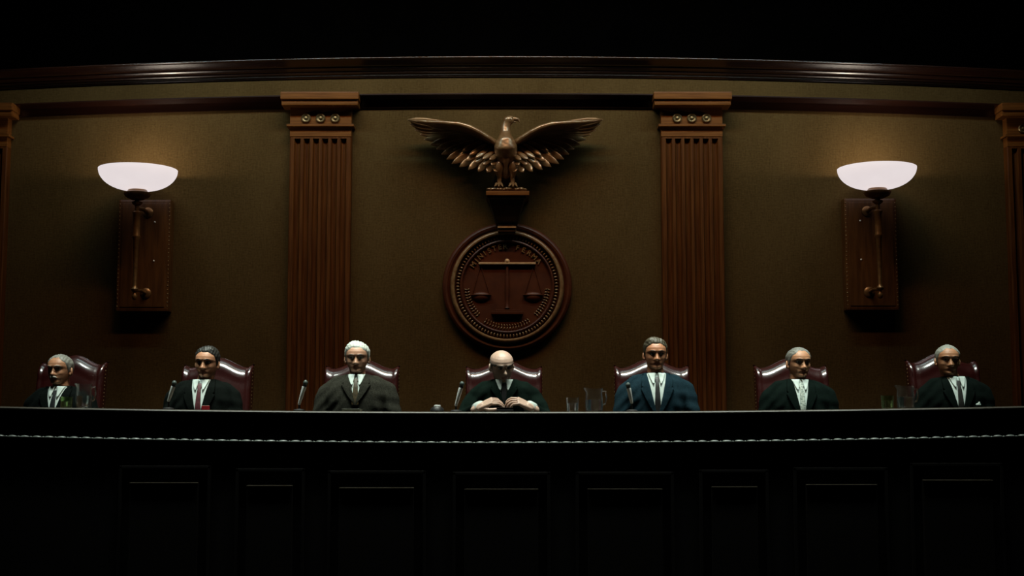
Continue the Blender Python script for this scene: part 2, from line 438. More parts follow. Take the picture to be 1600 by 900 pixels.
def ego(name, bm, m, parent=None, **k):
    bmesh.ops.translate(bm, verts=bm.verts, vec=-EO); return obj(name, bm, m, parent or eg, **k)
for side in (-1, 1):
    def X(px, py, d):                      # outline read from the left wing, mirrored about x = 789.5
        return W(px, py, d) if side < 0 else W(2 * 789.5 - px, py, d)
    bm = bmesh.new()
    tips = [(637, 187, .21), (641, 195, .18), (648, 203, .155), (656, 210, .14), (663, 218, .13), (672, 226, .13), (682, 233, .14), (690, 241, .16),
            (698, 249, .20), (706, 256, .24), (718, 261, .27), (732, 265, .29), (747, 268, .31), (761, 269, .31), (773, 268, .30)]
    bases = [(728, 200, .16), (735, 204, .16), (745, 212, .15), (757, 224, .15), (766, 238, .17), (779, 258, .22)]
    nf = len(tips)
    for i, tp in enumerate(tips):
        u = i / (nf - 1); b0 = poly_at(bases, u)
        feather(bm, X(*b0), X(*tp), .078 - .012 * u, .018, (0, -1, -.25), bend=0.0)
    # secondary feathers, shorter and in front of the first row
    tips2 = [(664, 196, .18), (680, 205, .15), (692, 214, .14), (700, 224, .14), (708, 234, .16), (716, 245, .22), (727, 252, .28), (741, 255, .315), (755, 258, .33), (768, 258, .33)]
    for i, tp in enumerate(tips2):
        u = i / (len(tips2) - 1); b0 = poly_at([(736, 201, .16), (745, 208, .15), (757, 220, .15), (767, 232, .18), (778, 246, .23)], u)
        feather(bm, X(*b0), X(*tp), .066 - .012 * u, .018, (0, -1, -.1))
    tips3 = [(722, 236, .23), (733, 243, .28), (743, 247, .32), (754, 249, .34), (765, 250, .345)]
    for i, tp in enumerate(tips3):
        u = i / 4; b0 = poly_at([(755, 220, .19), (768, 230, .22), (780, 240, .25)], u)
        feather(bm, X(*b0), X(*tp), .045, .024, (0, -1, .1))
    # wing membrane behind the feathers
    up = [(640, 188, .20), (665, 191, .17), (700, 193, .14), (728, 199, .13), (748, 209, .12), (766, 221, .13), (778, 229, .15)]
    lo_ = [(645, 197, .17), (666, 213, .12), (690, 230, .11), (712, 246, .13), (740, 256, .21), (760, 258, .22), (782, 258, .22)]
    rings = []
    for a, b in zip(up, lo_):
        pa, pb = X(*a), X(*b); r = []
        for k in range(6):
            q = pa.lerp(pb, k / 5); q.y += .012 * math.sin(k / 5 * PI); r.append(q)
        r2 = [q + Vector((0, .016, 0)) for q in reversed(r)]
        rings.append(r + r2)
    ring_loft(bm, rings)
    wing = ego('wing', bm, M['bronze'], smooth=True)
    # leading edge overhanging forwards
    bm = bmesh.new()
    le = [(638, 187, .26), (665, 190.5, .32), (695, 192, .36), (717, 194, .38), (735, 199.5, .38), (750, 207, .365), (766, 217, .33), (779, 226, .27)]
    rings = []
    for k, q in enumerate(le):
        c0 = X(*q); r = (.008, .014, .018, .021, .025, .026, .026, .03)[k]
        back = X(q[0], q[1], .13 if 1 < k else .24)
        ring = []
        for j in range(12):
            a = 2 * PI * j / 12
            yy = math.cos(a); z_ = math.sin(a)
            p = Vector((c0.x, c0.y - r * yy, c0.z + r * z_)) if yy > -.1 else Vector((c0.x, back.y, c0.z + r * z_ * .8))
            ring.append(p)
        rings.append(ring)
    ring_loft(bm, rings)
    for i in range(0):                       # small coverts over the shoulder
        u = i / 21; q = poly_at(le, .25 + .7 * u); 
        feather(bm, X(q[0] + 5, q[1] + 1, q[2] - .01), X(q[0] - 9, q[1] + 5 + (i % 2) * 2, q[2] - .02), .035, .02, (0, -1, .4))
    ego('leading_edge', bm, M['bronze'], wing, smooth=True)
# body, neck and head in one surface
bm = bmesh.new()
def S_(px, py, d, r): return (W(px, py, d), r)
chain = [(790, 272, .18, .045), (790, 262, .20, .064), (790.5, 250, .235, .082), (790.5, 238, .285, .096), (790, 229, .32, .098), (790, 221, .315, .080), (789.7, 217.5, .308, .068), (789.5, 213, .30, .056), (789.5, 207, .29, .046), (790, 198, .285, .040), (793, 190, .285, .036)]
tube(bm, [W(a, b, c_) for a, b, c_, _ in chain], [r for *_, r in chain], 20)
ell(bm, W(795, 188, .29), (.050, .040, .036), rot=Euler((0, R(6), 0)))
ell(bm, W(797, 184.0, .29), (.036, .030, .018))
bm = remesh(bm, .006, 20)
for v in bm.verts:                            # carved breast feathers
    p = v.co; k = math.sin(p.x * 90 + math.sin(p.z * 80) * 1.2) * math.sin(p.z * 110)
    v.co += v.normal * .0005 * k
body = ego('body', bm, M['bronze'])
bm = bmesh.new(); tube(bm, [W(798, 187, .29), W(804, 185.8, .29), W(809.5, 186.8, .29), W(812, 191.5, .29)], [.022, .019, .014, .003], 12)
tube(bm, [W(799, 190, .29), W(804, 190.3, .29), W(806.5, 191, .29)], [.011, .008, .003], 10)
ego('beak', bm, M['bronze'], body, smooth=True)
bm = bmesh.new(); ell(bm, W(797, 186, .325), (.006, .004, .006), 10, 8); ego('eye', bm, M['bronze_dark'], body)
for side in (-1, 1):
    bm = bmesh.new(); x = 790.5 + side * 11
    tube(bm, [W(790.5 + side * 7, 252, .24), W(x, 262, .27), W(x, 269, .25), W(x - side, 278, .225), W(x, 290, .25)], [.042, .044, .032, .019, .018], 14)
    for k in (-1, 0, 1):
        q = W(x + k * 6, 293, .0); f = W(x, 290, .25)
        tube(bm, [f, Vector((f.x + k * .02, f.y - .05, f.z + .004)), Vector((f.x + k * .034, f.y - .085, f.z - .022))], [.014, .013, .004], 10)
    tube(bm, [f, Vector((f.x, f.y + .04, f.z)), Vector((f.x, f.y + .06, f.z - .02))], [.013, .01, .004], 10)
    ego('leg', bm, M['bronze'], smooth=True)
bm = bmesh.new()                               # fanned tail behind the legs
for k in range(7):
    u = k / 6 - .5; feather(bm, W(790.5 + u * 14, 262, .17), W(790.5 + u * 40, 291, .12), .045, .018, (0, -1, 0))
ego('tail', bm, M['bronze_dark'], smooth=True)
bm = bmesh.new()                               # rocky perch
for k in range(13):
    x = 764 + k * 4.6
    ell(bm, W(x, 296 + random.uniform(-.8, .8), .27 + random.uniform(-.03, .05)), (random.uniform(.016, .026), .03, random.uniform(.010, .018)), 12, 8)
for k in range(10):
    ell(bm, W(766 + k * 5.4, 296, .16), (.024, .035, .014), 12, 8)
bm = remesh(bm, .006, 1)
ego('rocky_perch', bm, M['bronze'])
bm = bmesh.new(); a = W(759.5, 298, .36); b = W(827, 305, .36); box(bm, a.x, b.x, WY - .36, WY - .002, b.z, a.z, .006); ego('plinth', bm, M['wood_h'])

# bracket under the eagle
br = thing('wall_bracket', 'dark tapered wooden bracket between the eagle and the seal', 'bracket', W(791, 350, .0))
BO = Vector(br.location)
bm = bmesh.new(); rings = []
for py, hw, d in ((305.5, 30, .33), (309, 30, .33), (311, 27, .30), (320, 25, .275), (332, 21, .22), (343, 18, .17), (349, 17, .15)):
    a = W(791.5 - hw, py, d); b = W(791.5 + hw, py, d)
    rings.append([Vector((a.x, WY - .004, a.z)), Vector((a.x, WY - d, a.z)), Vector((b.x, WY - d, a.z)), Vector((b.x, WY - .004, a.z))])
ring_loft(bm, rings); bmesh.ops.translate(bm, verts=bm.verts, vec=-BO)
for f in bm.faces: f.smooth = False
obj('console', bm, M['bronze_dark'], br)
bm = bmesh.new(); a = W(778, 355, .17); b = W(806, 362, .17); box(bm, a.x, b.x, WY - .175, WY - .004, b.z, a.z + .022, .003); bmesh.ops.translate(bm, verts=bm.verts, vec=-BO)
obj('foot_block', bm, M['bronze_dark'], br)
bm = bmesh.new(); box(bm, a.x - .002, b.x + .002, WY - .19, WY - .004, a.z - .008, a.z + .004, .002); bmesh.ops.translate(bm, verts=bm.verts, vec=-BO)
obj('lit_strip', bm, M['seal_lit'], br)  # bright line of caught light put into the strip's colour

# ------------------------------------------------------------------ seal
so = W(792.5, 449, 0.0); so = Vector((so.x, WY, so.z))
seal = thing('round_seal', 'round carved wooden seal with scales of justice', 'wall seal', so)
q = 1 / 186.0
bm = bmesh.new()
lathe(bm, [(.001, .004), (101 * q, .004), (102 * q, .02), (102 * q, .045), (100 * q, .062), (97 * q, .070), (94 * q, .066), (92 * q, .052), (90.5 * q, .048), (90 * q, .056), (88 * q, .066),
           (86 * q, .070), (84.5 * q, .062), (84 * q, .045), (75 * q, .045), (74 * q, .072), (72 * q, .078), (70.5 * q, .072), (70 * q, .05), (.001, .05)], 128, (0, 0, 0), 'Y')
obj('disc', bm, M['seal'], seal, smooth=True, sharp=35)
bm = bmesh.new()
lathe(bm, [(89.4 * q, .044), (89.2 * q, .072), (88.4 * q, .086), (87.0 * q, .095), (85.2 * q, .099), (83.4 * q, .095), (82.6 * q, .084), (82.4 * q, .044)], 128, (0, 0, 0), 'Y')
obj('lit_ring', bm, M['seal_mid'], seal, smooth=True, sharp=45)  # the ring's highlight is in its lighter colour
bm = bmesh.new(); NB = 96
for k in range(NB):
    a = 2 * PI * k / NB; r = 77.6 * q
    ell(bm, (r * math.cos(a), -.056, r * math.sin(a)), (.016, .018, .0092), 8, 6, rot=Euler((0, -a, 0)))
obj('bead_ring', bm, M['seal_mid'], seal, smooth=True)
# relief lettering
def letters(text, r, a0, a1, size, inward=False):
    bm = bmesh.new(); n = len(text)
    for i, ch in enumerate(text):
        if ch == ' ': continue
        a = R(a0 + (a1 - a0) * i / (n - 1))
        cu = bpy.data.curves.new('t', 'FONT'); cu.body = ch; cu.size = size; cu.extrude = .006; cu.align_x = 'CENTER'; cu.align_y = 'CENTER'; cu.offset = .0012
        to = bpy.data.objects.new('t', cu); COL.objects.link(to)
        dg = bpy.context.evaluated_depsgraph_get(); me = bpy.data.meshes.new_from_object(to.evaluated_get(dg))
        rotz = a - PI / 2 if not inward else a + PI / 2
        mt = Matrix.Translation((r * math.cos(a), -.056, r * math.sin(a))) @ Matrix.Rotation(PI / 2, 4, 'X') @ Matrix.Rotation(rotz, 4, 'Z')
        me.transform(mt); bm.from_mesh(me)
        bpy.data.objects.remove(to); bpy.data.curves.remove(cu); bpy.data.meshes.remove(me)
    return bm
obj('lettering', letters('MINISTER', 63.5 * q, 147, 93, .060), M['seal_mid'], seal)
obj('lettering', letters('FERMA', 63.5 * q, 75, 39, .060), M['seal_mid'], seal)
# relief ticks standing in for lettering, at both sides and below
for sd in (0, 1, 2):
    bm = bmesh.new()
    for k in range(17 if sd == 2 else 11):
        a = R(180 + 4 + k * 4.0) if sd == 0 else R(-4 - k * 4.0) if sd == 1 else R(238 + k * 4.0)
        for dr in (-2.2, 2.2):
            r = (63.5 + dr) * q
            ell(bm, (r * math.cos(a), -.053, r * math.sin(a)), (.013, .008, .0055), 8, 6, rot=Euler((0, -a + (dr * .15), 0)))
    obj('letter_ticks', bm, M['seal_mid'], seal, smooth=True)
# scales
bm = bmesh.new()
box(bm, -45 * q, 45 * q, -.085, -.048, 35.0 * q, 38.2 * q, .004)
ell(bm, (0, -.07, 40 * q), (.022, .02, .022), 12, 8)
sc_ = obj('scales', bm, M['seal_lit'], seal)
bm = bmesh.new()
lathe(bm, [(.001, -34 * q), (.022, -34 * q), (.016, -31 * q), (.014, -20 * q), (.02, -6 * q), (.018, 10 * q), (.013, 20 * q), (.012, 35 * q), (.001, 35 * q)], 14, (0, -.058, 0))
box(bm, -20 * q, 20 * q, -.080, -.048, -39 * q, -36.5 * q, .003)
box(bm, -25 * q, 25 * q, -.095, -.048, -44 * q, -39 * q, .004)
for sd in (-1, 1):
    for k in (-1, 1):
        tube(bm, [(sd * 42 * q, -.056, 35 * q), (sd * 41 * q + k * 14 * q, -.056, -14 * q)], .0035, 6)
    c = sd * 41 * q; pr = []
    rings = []
    for k in range(9):
        a = PI + PI * k / 8
        x = c + 15 * q * math.cos(a); z = -13.5 * q + 10 * q * math.sin(a)
        rings.append([(x, -.049, z), (x, -.085, -13.5 * q), (x, -.085 + .006, z), (x, -.049, z - .001)])
    ell(bm, (c, -.052, -15.5 * q), (15 * q, .030, 7.5 * q), 20, 10)
    box(bm, c - 16 * q, c + 16 * q, -.084, -.049, -14 * q, -12.5 * q, .003)
obj('balance', bm, M['seal'], sc_, smooth=True, sharp=40)

# ------------------------------------------------------------------ bench
BY = 9.0
zN0, zN1 = at(791, 648.2, BY - .02).z, at(791, 643.2, BY - .02).z
ZB = zN1                                         # top of the ledge
zB_bead = at(791, 692, BY - .02).z
bench = thing('judges_bench', 'long dark wooden judges bench with a pale beaded line', 'bench', (0, BY, 0))
XS = lin(-5.6, 5.6, 90)
bb = bench_bow
def bob(name, prof, m, xs=XS, parent=None, smooth=False):
    bm = bmesh.new(); extrude_profile(bm, [(y - BY, z) for y, z in prof], xs, lambda x, z: bb(x, z) if z > .5 else z)
    return obj(name, bm, m, parent or bench, smooth=smooth, sharp=40)
t = zN1 - zN0
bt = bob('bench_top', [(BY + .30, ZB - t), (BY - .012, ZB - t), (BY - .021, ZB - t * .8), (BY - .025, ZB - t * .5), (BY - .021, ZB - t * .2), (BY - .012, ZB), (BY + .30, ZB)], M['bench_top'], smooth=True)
zb1 = zB_bead - .02
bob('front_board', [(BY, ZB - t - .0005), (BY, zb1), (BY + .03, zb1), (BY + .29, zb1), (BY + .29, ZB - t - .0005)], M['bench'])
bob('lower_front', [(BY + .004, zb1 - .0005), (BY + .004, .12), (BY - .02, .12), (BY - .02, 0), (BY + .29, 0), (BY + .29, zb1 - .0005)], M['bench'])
bob('desk_top', [(BY + .295, ZB - .12), (BY + .60, ZB - .12), (BY + .60, ZB - .15), (BY + .295, ZB - .15)], M['bench'])
bob('knee_panel', [(BY + .295, ZB - .151), (BY + .33, ZB - .151), (BY + .33, .465), (BY + .295, .465)], M['bench'])
bm = bmesh.new(); pitch = .0775; n = int(11 / pitch)
for k in range(n):
    x = -5.5 + k * pitch; z = bb(x, zB_bead)
    ell(bm, (x, -.014, z), (.031, .016, .0105), 12, 8)
    ell(bm, (x + pitch / 2, -.010, z), (.010, .009, .006), 8, 6)
extrude = [(0.0, -.012), (-.008, -.012), (-.008, -.007), (0, -.007)]
for a, b in zip(lin(-5.5, 5.5, 60), lin(-5.5, 5.5, 60)[1:]):
    pass
obj('bead_moulding', bm, M['bead'], bench, smooth=True)
PAN = [(205, 311, 754), (387, 458, 758.5), (531, 647, 762), (726, 841, 764), (918, 1034, 763.8), (1111, 1182, 760.5), (1258, 1368, 757), (1440, 1548, 750)]
def px_to_x(px, py): return at(px, py, BY).x
edges_ = []
for (a, b, y) in PAN:
    x0, x1 = px_to_x(a, y), px_to_x(b, y); zt_ = at((a + b) / 2, y, BY - .03).z
    bm = bmesh.new()
    # framed opening: four rails, then a raised field
    def rail(x0, x1, z0, z1, d, bev=.004): box(bm, x0, x1, -d, .0045, z0, z1, bev)
    zf = zt_ + .105
    m_ = .075
    rail(x0 - m_, x1 + m_, zf - .02, zf, .018)
    rail(x0 - m_, x0 - m_ + .02, .2, zf, .018); rail(x1 + m_ - .02, x1 + m_, .2, zf, .018); rail(x0 - m_, x1 + m_, .2, .22, .018)
    fr = obj('panel_frame', bm, M['bench'], bench)
    bm = bmesh.new(); rail(x0, x1, .28, zt_, .036, .005)
    obj('raised_field', bm, M['bench'], fr)
    bm = bmesh.new(); box(bm, x0, x1, -.046, .0, zt_ - .006, zt_ + .001, .0015); obj('lit_field_ledge', bm, M['bench_top'], fr)  # paler than the field; light caught on the ledge put into colour

# ------------------------------------------------------------------ chairs
CY = 10.12                                       # front face of the chair backs
def make_chair():
    t = thing('leather_armchair', 'x', 'chair', (0, 0, 0), 0)
    # local origin on the floor under the seat centre; back's front face at y = +.25
    HW = .262; SEATZ = .42; TOPZ = 1.275                   # corner height above the floor
    def top(u):                                    # u -1..1 across; height of the top edge
        a = abs(u)
        return TOPZ + .072 * (0.5 + 0.5 * math.cos(min(1, a / .80) * PI)) - .012 + .020 * smoothstep(.80, 1.0, a)
    nu, nv = 41, 30
    bm = bmesh.new(); front, back = [], []
    y0 = .27
    rows = []
    rr = .050
    def edge_round(d, r): return r - math.sqrt(max(0, r * r - (r - min(d, r)) ** 2))
    zbase = SEATZ - .04
    def build(frontside):
        g = []
        for j in range(nv):
            row = []
            for i in range(nu):
                u = -1 + 2 * i / (nu - 1); u = math.copysign(1 - (1 - abs(u)) ** 1.35, u)
                zt = top(u); v = 1 - (1 - j / (nv - 1)) ** 1.6
                z = zbase + (zt - zbase) * v; x = HW * u
                d_top = zt - z; d_side = HW - abs(x)
                e = edge_round(d_top, .105) if frontside else edge_round(d_top, .03)
                e2 = edge_round(d_side, .030)
                hollow = 0
                if frontside:
                    hollow = .006 * math.exp(-((d_top - .12) / .03) ** 2) + .006 * math.exp(-((d_side - .045) / .014) ** 2)
                    bulge = -.018 * math.cos(u * PI / 2) * math.sin(min(1, v * 1.2) * PI)
                    y = y0 + e * 1.0 + e2 + hollow + bulge
                else:
                    y = y0 + .115 - e * .9 - e2 * .7
                y += (z - SEATZ) * .10                     # recline
                row.append(bm.verts.new((x, y, z)))
            g.append(row)
        return g
    A = build(True); B = build(False)
    for g in (A, B):
        for j in range(nv - 1):
            for i in range(nu - 1): bm.faces.new((g[j][i], g[j][i + 1], g[j + 1][i + 1], g[j + 1][i]))
    for i in range(nu - 1):
        bm.faces.new((A[-1][i], A[-1][i + 1], B[-1][i + 1], B[-1][i])); bm.faces.new((A[0][i], A[0][i + 1], B[0][i + 1], B[0][i]))
    for j in range(nv - 1):
        bm.faces.new((A[j][0], A[j + 1][0], B[j + 1][0], B[j][0])); bm.faces.new((A[j][-1], A[j + 1][-1], B[j + 1][-1], B[j][-1]))
    bk = obj('backrest', bm, M['leather'], t, smooth=True)
    # nail-head trim on both sides
    bm = bmesh.new()
    for sd in (-1, 1):
        for k in range(24):
            z = .62 + k * .027; ell(bm, (sd * (HW - .001), y0 + .06 + (z - SEATZ) * .10, z), (.004, .006, .006), 8, 5)
    obj('nail_trim', bm, M['brass_dull'], bk)
    bm = bmesh.new(); box(bm, -.26, .26, -.26, .26, SEATZ - .10, SEATZ, .035); obj('seat', bm, M['leather'], t, smooth=True, sharp=50)
    for sd in (-1, 1):
        bm = bmesh.new()
        tube(bm, [(sd * .275, .27, .64), (sd * .285, .10, .645), (sd * .285, -.14, .64), (sd * .28, -.19, .60)], [.028, .030, .030, .022], 12)
        tube(bm, [(sd * .28, -.15, .62), (sd * .275, -.13, SEATZ - .06)], .020, 10)
        obj('armrest', bm, M['leather'], t, smooth=True)
    bm = bmesh.new()
    lathe(bm, [(.001, .08), (.05, .08), (.04, .12), (.03, .14), (.03, SEATZ - .11), (.09, SEATZ - .10), (.001, SEATZ - .10)], 16)
    for k in range(5):
        a = 2 * PI * k / 5 + .3
        tube(bm, [(0, 0, .10), (.18 * math.cos(a), .18 * math.sin(a), .09), (.29 * math.cos(a), .29 * math.sin(a), .065)], [.028, .022, .016], 10)
        ell(bm, (.29 * math.cos(a), .29 * math.sin(a), .03), (.028, .028, .029), 12, 8)
    obj('swivel_base', bm, M['dark_metal'], t, smooth=True)
    return t
ch0 = make_chair()
# (left px, right px, corner py, yaw, label)
CH = [(57, 167, 567, -9, 'red leather armchair behind the white-moustached man at the far left'),
      (283, 396, 571, -5, 'red leather armchair behind the dark-haired man with the dark red tie'),
      (506, 624, 573, -3, 'red leather armchair behind the white-haired man in tweed'),
      (727, 848, 574, 0, 'red leather armchair behind the bald man with clasped hands'),
      (959, 1078, 572, 2, 'red leather armchair behind the man in the blue suit'),
      (1178, 1295, 572, 4, 'red leather armchair behind the grey-haired man with the pale striped tie'),
      (1415, 1532, 564, 7, 'red leather armchair behind the man with a white pocket square')]
CHAIR_X = []
for i, (a, b, y, yaw, lab) in enumerate(CH):
    o = ch0 if i == 0 else copy_tree(ch0)
    mid = at((a + b) / 2, y, CY + .16); cz = mid.z
    o.scale = (((b - a) / F_PX * (CY + .1)) / .53 / (1 if abs(yaw) < 9 else .99),) * 1 + (1, (cz - 0.46) / 1.275)
    o.rotation_euler = (0, 0, R(yaw))
    o.location = (mid.x, CY - .27, 0.46)
    # turn about the back rather than the seat
    o.location.x += .30 * math.sin(R(yaw))
    o['label'] = lab; o['group'] = 'red leather armchairs behind the bench'

# ------------------------------------------------------------------ people
FRONT = [(-.113, -.03), (-.110, -.055), (-.104, -.074), (-.095, -.084), (-.085, -.083), (-.076, -.080), (-.066, -.086), (-.05, -.089), (-.03, -.088), (-.012, -.086), (.005, -.085), (.018, -.092), (.03, -.095), (.05, -.093), (.07, -.083), (.088, -.066), (.101, -.046), (.109, -.026), (.114, -.002)]
BACK = [(-.113, .02), (-.10, .03), (-.06, .055), (-.03, .082), (0, .097), (.02, .101), (.05, .098), (.07, .088), (.088, .068), (.101, .046), (.109, .026), (.114, .002)]
HALF = [(-.113, .012), (-.110, .024), (-.104, .036), (-.09, .047), (-.07, .057), (-.05, .0635), (-.03, .069), (-.01, .073), (.02, .0765), (.05, .0755), (.07, .068), (.088, .054), (.101, .037), (.109, .021), (.114, .002)]
def g_(x, s): return math.exp(-(x / s) ** 2)
def head_surface(nz, na, face=True, wid=1.0, jaw=1.0):
    pts = []
    for j in range(nz):
        k = j / (nz - 1); z = -.113 + .227 * (0.5 - 0.5 * math.cos(k * PI))
        hw = interp(HALF, z) * wid * (1 + (jaw - 1) * smoothstep(0, -.08, z)); fy = interp(FRONT, z); by = interp(BACK, z); row = []
        for i in range(na):
            a = 2 * PI * i / na                     # 0 = front (-y)
            ca, sa = math.cos(a), math.sin(a); e = 2 / 2.25
            x = hw * math.copysign(abs(sa) ** e, sa); yy = math.copysign(abs(ca) ** e, ca)
            y = fy * yy if yy > 0 else -by * yy
            p = Vector((x, y, z))
            if face and ca > 0:
                ax = abs(x); d = 0
                if -.047 < z < .022:                # nose
                    amp = interp([(-.047, .004), (-.043, .018), (-.036, .027), (-.028, .024), (-.01, .014), (.008, .008), (.022, .0)], z)
                    wdt = interp([(-.047, .017), (-.036, .0165), (-.02, .011), (.02, .009)], z)
                    d += amp * g_(x, wdt)
                d -= .013 * g_(ax - .031, .016) * g_(z - .006, .012)
                d += .0065 * g_(ax - .028, .024) * g_(z - .0255, .0075)
                d += .004 * g_(ax - .048, .014) * g_(z + .026, .012)
                d += .0045 * g_(x, .021) * (g_(z + .0605, .0042) + 1.1 * g_(z + .0715, .0050)) - .004 * g_(x, .024) * g_(z + .0655, .0025)
                d += .004 * g_(x, .018) * g_(z + .096, .010)
                d -= .003 * g_(ax - .030, .008) * g_(z + .048, .014)
                p.y -= d
            row.append(p)
        pts.append(row)
    return pts
def hair_mesh(style, wid):
    """a closed shell that rises out of the scalp inside the hairline and sinks under the skin outside it"""
    pts = head_surface(64, 96, False, wid)
    top_t, side_t, front_z, temple_z, part = style['top'], style['side'], style['front'], style['temple'], style.get('part', 0)
    bald = style.get('bald_z')
    out = []
    for row in pts:
        r2 = []
        for i, p in enumerate(row):
            a = math.degrees(2 * PI * i / 96); a = a if a <= 180 else a - 360; aa = abs(a)
            line = interp([(0, front_z), (22, front_z + .004), (42, temple_z), (58, temple_z - .012), (70, .018), (80, -.022), (88, -.030), (93, .012), (108, .012), (120, -.045), (180, -.058)], aa)
            m = smoothstep(line - .003, line + .006, p.z)
            if bald is not None:
                m *= 1 - smoothstep(bald - .004, bald + .010, p.z)
            tt = side_t + (top_t - side_t) * smoothstep(.03, .09, p.z)
            if part: tt += .009 * g_((p.x - part) , .030) * smoothstep(.05, .09, p.z) * (p.y < .04)
            if style.get('quiff'): tt += style['quiff'] * smoothstep(.07, .10, p.z) * smoothstep(.0, -.05, p.y)
            tt *= .35 + .65 * smoothstep(line, line + .030, p.z)
            tt += (.0016 * math.sin(p.x * 420 + p.y * 90) + .0012 * math.sin(p.y * 300 + p.z * 260)) * min(1, tt / .006)
            n = Vector((p.x / .0055, p.y / .0095, p.z / .012)).normalized()
            t = -.0035 * (1 - m) + tt * m
            r2.append(p + n * t)
        out.append(r2)
    bm = bmesh.new(); ring_loft(bm, out)
    return bm

def torso_rings(sw, lean):
    T = [(-.06, .175, .125), (.0, .180, .135), (.12, .170, .125), (.25, .178, .122), (.36, .196, .122), (.45, .212, .118), (.50, .216, .110), (.545, .206, .100), (.578, .176, .086), (.602, .125, .072), (.622, .084, .065), (.64, .064, .060)]
    rings = []
    for z, a, b in T:
        k = sw if z < .6 else 1
        oy = -lean * max(0, z / .6) ** 1.3
        rings.append([(a * k * math.copysign(abs(math.cos(q)) ** .85, math.cos(q)), oy + b * math.copysign(abs(math.sin(q)) ** .9, math.sin(q)) - .012 * g_(z - .42, .12) * (math.sin(q) < 0), z) for q in [2 * PI * k_ / 32 for k_ in range(32)]])
    return rings
def patch(bvh, zs, xl, xr, off, thick, nx=9, bend=0, lat=0.0):
    """cloth lying on the chest: a strip between the curves xl(z) and xr(z), laid on the surface and given thickness"""
    bm = bmesh.new(); F, B = [], []
    for z in zs:
        rf, rb = [], []
        for i in range(nx):
            x = xl(z) + (xr(z) - xl(z)) * i / (nx - 1)
            hit = bvh.ray_cast(Vector((x, -.9, z)), Vector((0, 1, 0)))
            y = hit[0].y if hit[0] else -.06
            rf.append(bm.verts.new((x, y - off, z))); rb.append(bm.verts.new((x, y - off + thick, z)))
        F.append(rf); B.append(rb)
    n = len(zs)
    for j in range(n - 1):
        for i in range(nx - 1):
            bm.faces.new((F[j][i], F[j][i + 1], F[j + 1][i + 1], F[j + 1][i])); bm.faces.new((B[j][i], B[j + 1][i], B[j + 1][i + 1], B[j][i + 1]))
    for j in range(n - 1):
        bm.faces.new((F[j][0], F[j + 1][0], B[j + 1][0], B[j][0])); bm.faces.new((F[j][-1], B[j][-1], B[j + 1][-1], F[j + 1][-1]))
    for i in range(nx - 1):
        bm.faces.new((F[0][i], B[0][i], B[0][i + 1], F[0][i + 1])); bm.faces.new((F[-1][i], F[-1][i + 1], B[-1][i + 1], B[-1][i]))
    for f in bm.faces: f.smooth = True
    return bm
def fin(bm, base, dirs, lens, radii):
    p = Vector(base); pts = [p.copy()]
    for d, l in zip(dirs, lens): p = p + Vector(d).normalized() * l; pts.append(p.copy())
    tube(bm, pts, radii, 10)
def hand(wrist, fwd, up, s, curl):
    """a hand: palm and five fingers. fwd runs from wrist to knuckles, up is the back of the hand, s = +1 puts the thumb on the +side axis"""
    fwd = Vector(fwd).normalized(); up = Vector(up); up = (up - fwd * up.dot(fwd)).normalized(); side = fwd.cross(up).normalized() * s
    w = Vector(wrist); bm = bmesh.new()
    def L(a, b, c): return w + fwd * a + side * b + up * c
    # palm from four overlapping rays
    for k, b in enumerate((.031, .0105, -.0105, -.030)):
        tube(bm, [L(-.01, b * .55, 0), L(.045, b * .92, .002), L(.088 - .004 * abs(k - 1), b, .003)], [.017, .0145, .0115], 10)
    tube(bm, [L(-.05, 0, 0), L(.01, 0, 0)], [.026, .025], 14)
    tube(bm, [L(.01, .022, -.004), L(.04, .036, -.010)], [.017, .014], 10)
    bm = remesh(bm, .0035, 2)
    ln = ((.0315, .045, .026, .020), (.0108, .050, .030, .021), (-.0108, .047, .028, .021), (-.0305, .036, .022, .018))
    for k, (b, l1, l2, l3) in enumerate(ln):
        c = curl * (1 + .10 * k); a1, a2, a3 = c * .75, c * 1.75, c * 2.35; sp = (b * 1.6)
        ds = [fwd * math.cos(a) - up * math.sin(a) + side * sp * (1 if i == 0 else .4) for i, a in enumerate((a1, a2, a3))]
        fin(bm, L(.082, b, .002), ds, (l1, l2, l3), (.0095, .0087, .0079, .0066))
    fin(bm, L(.030, .034, -.008), [fwd * .75 + side * .62 - up * .30, fwd * .92 + side * .12 - up * .38, fwd - side * .18 - up * .42], (.034, .032, .024), (.0135, .0115, .0105, .0085))
    for f in bm.faces: f.smooth = True
    return bm

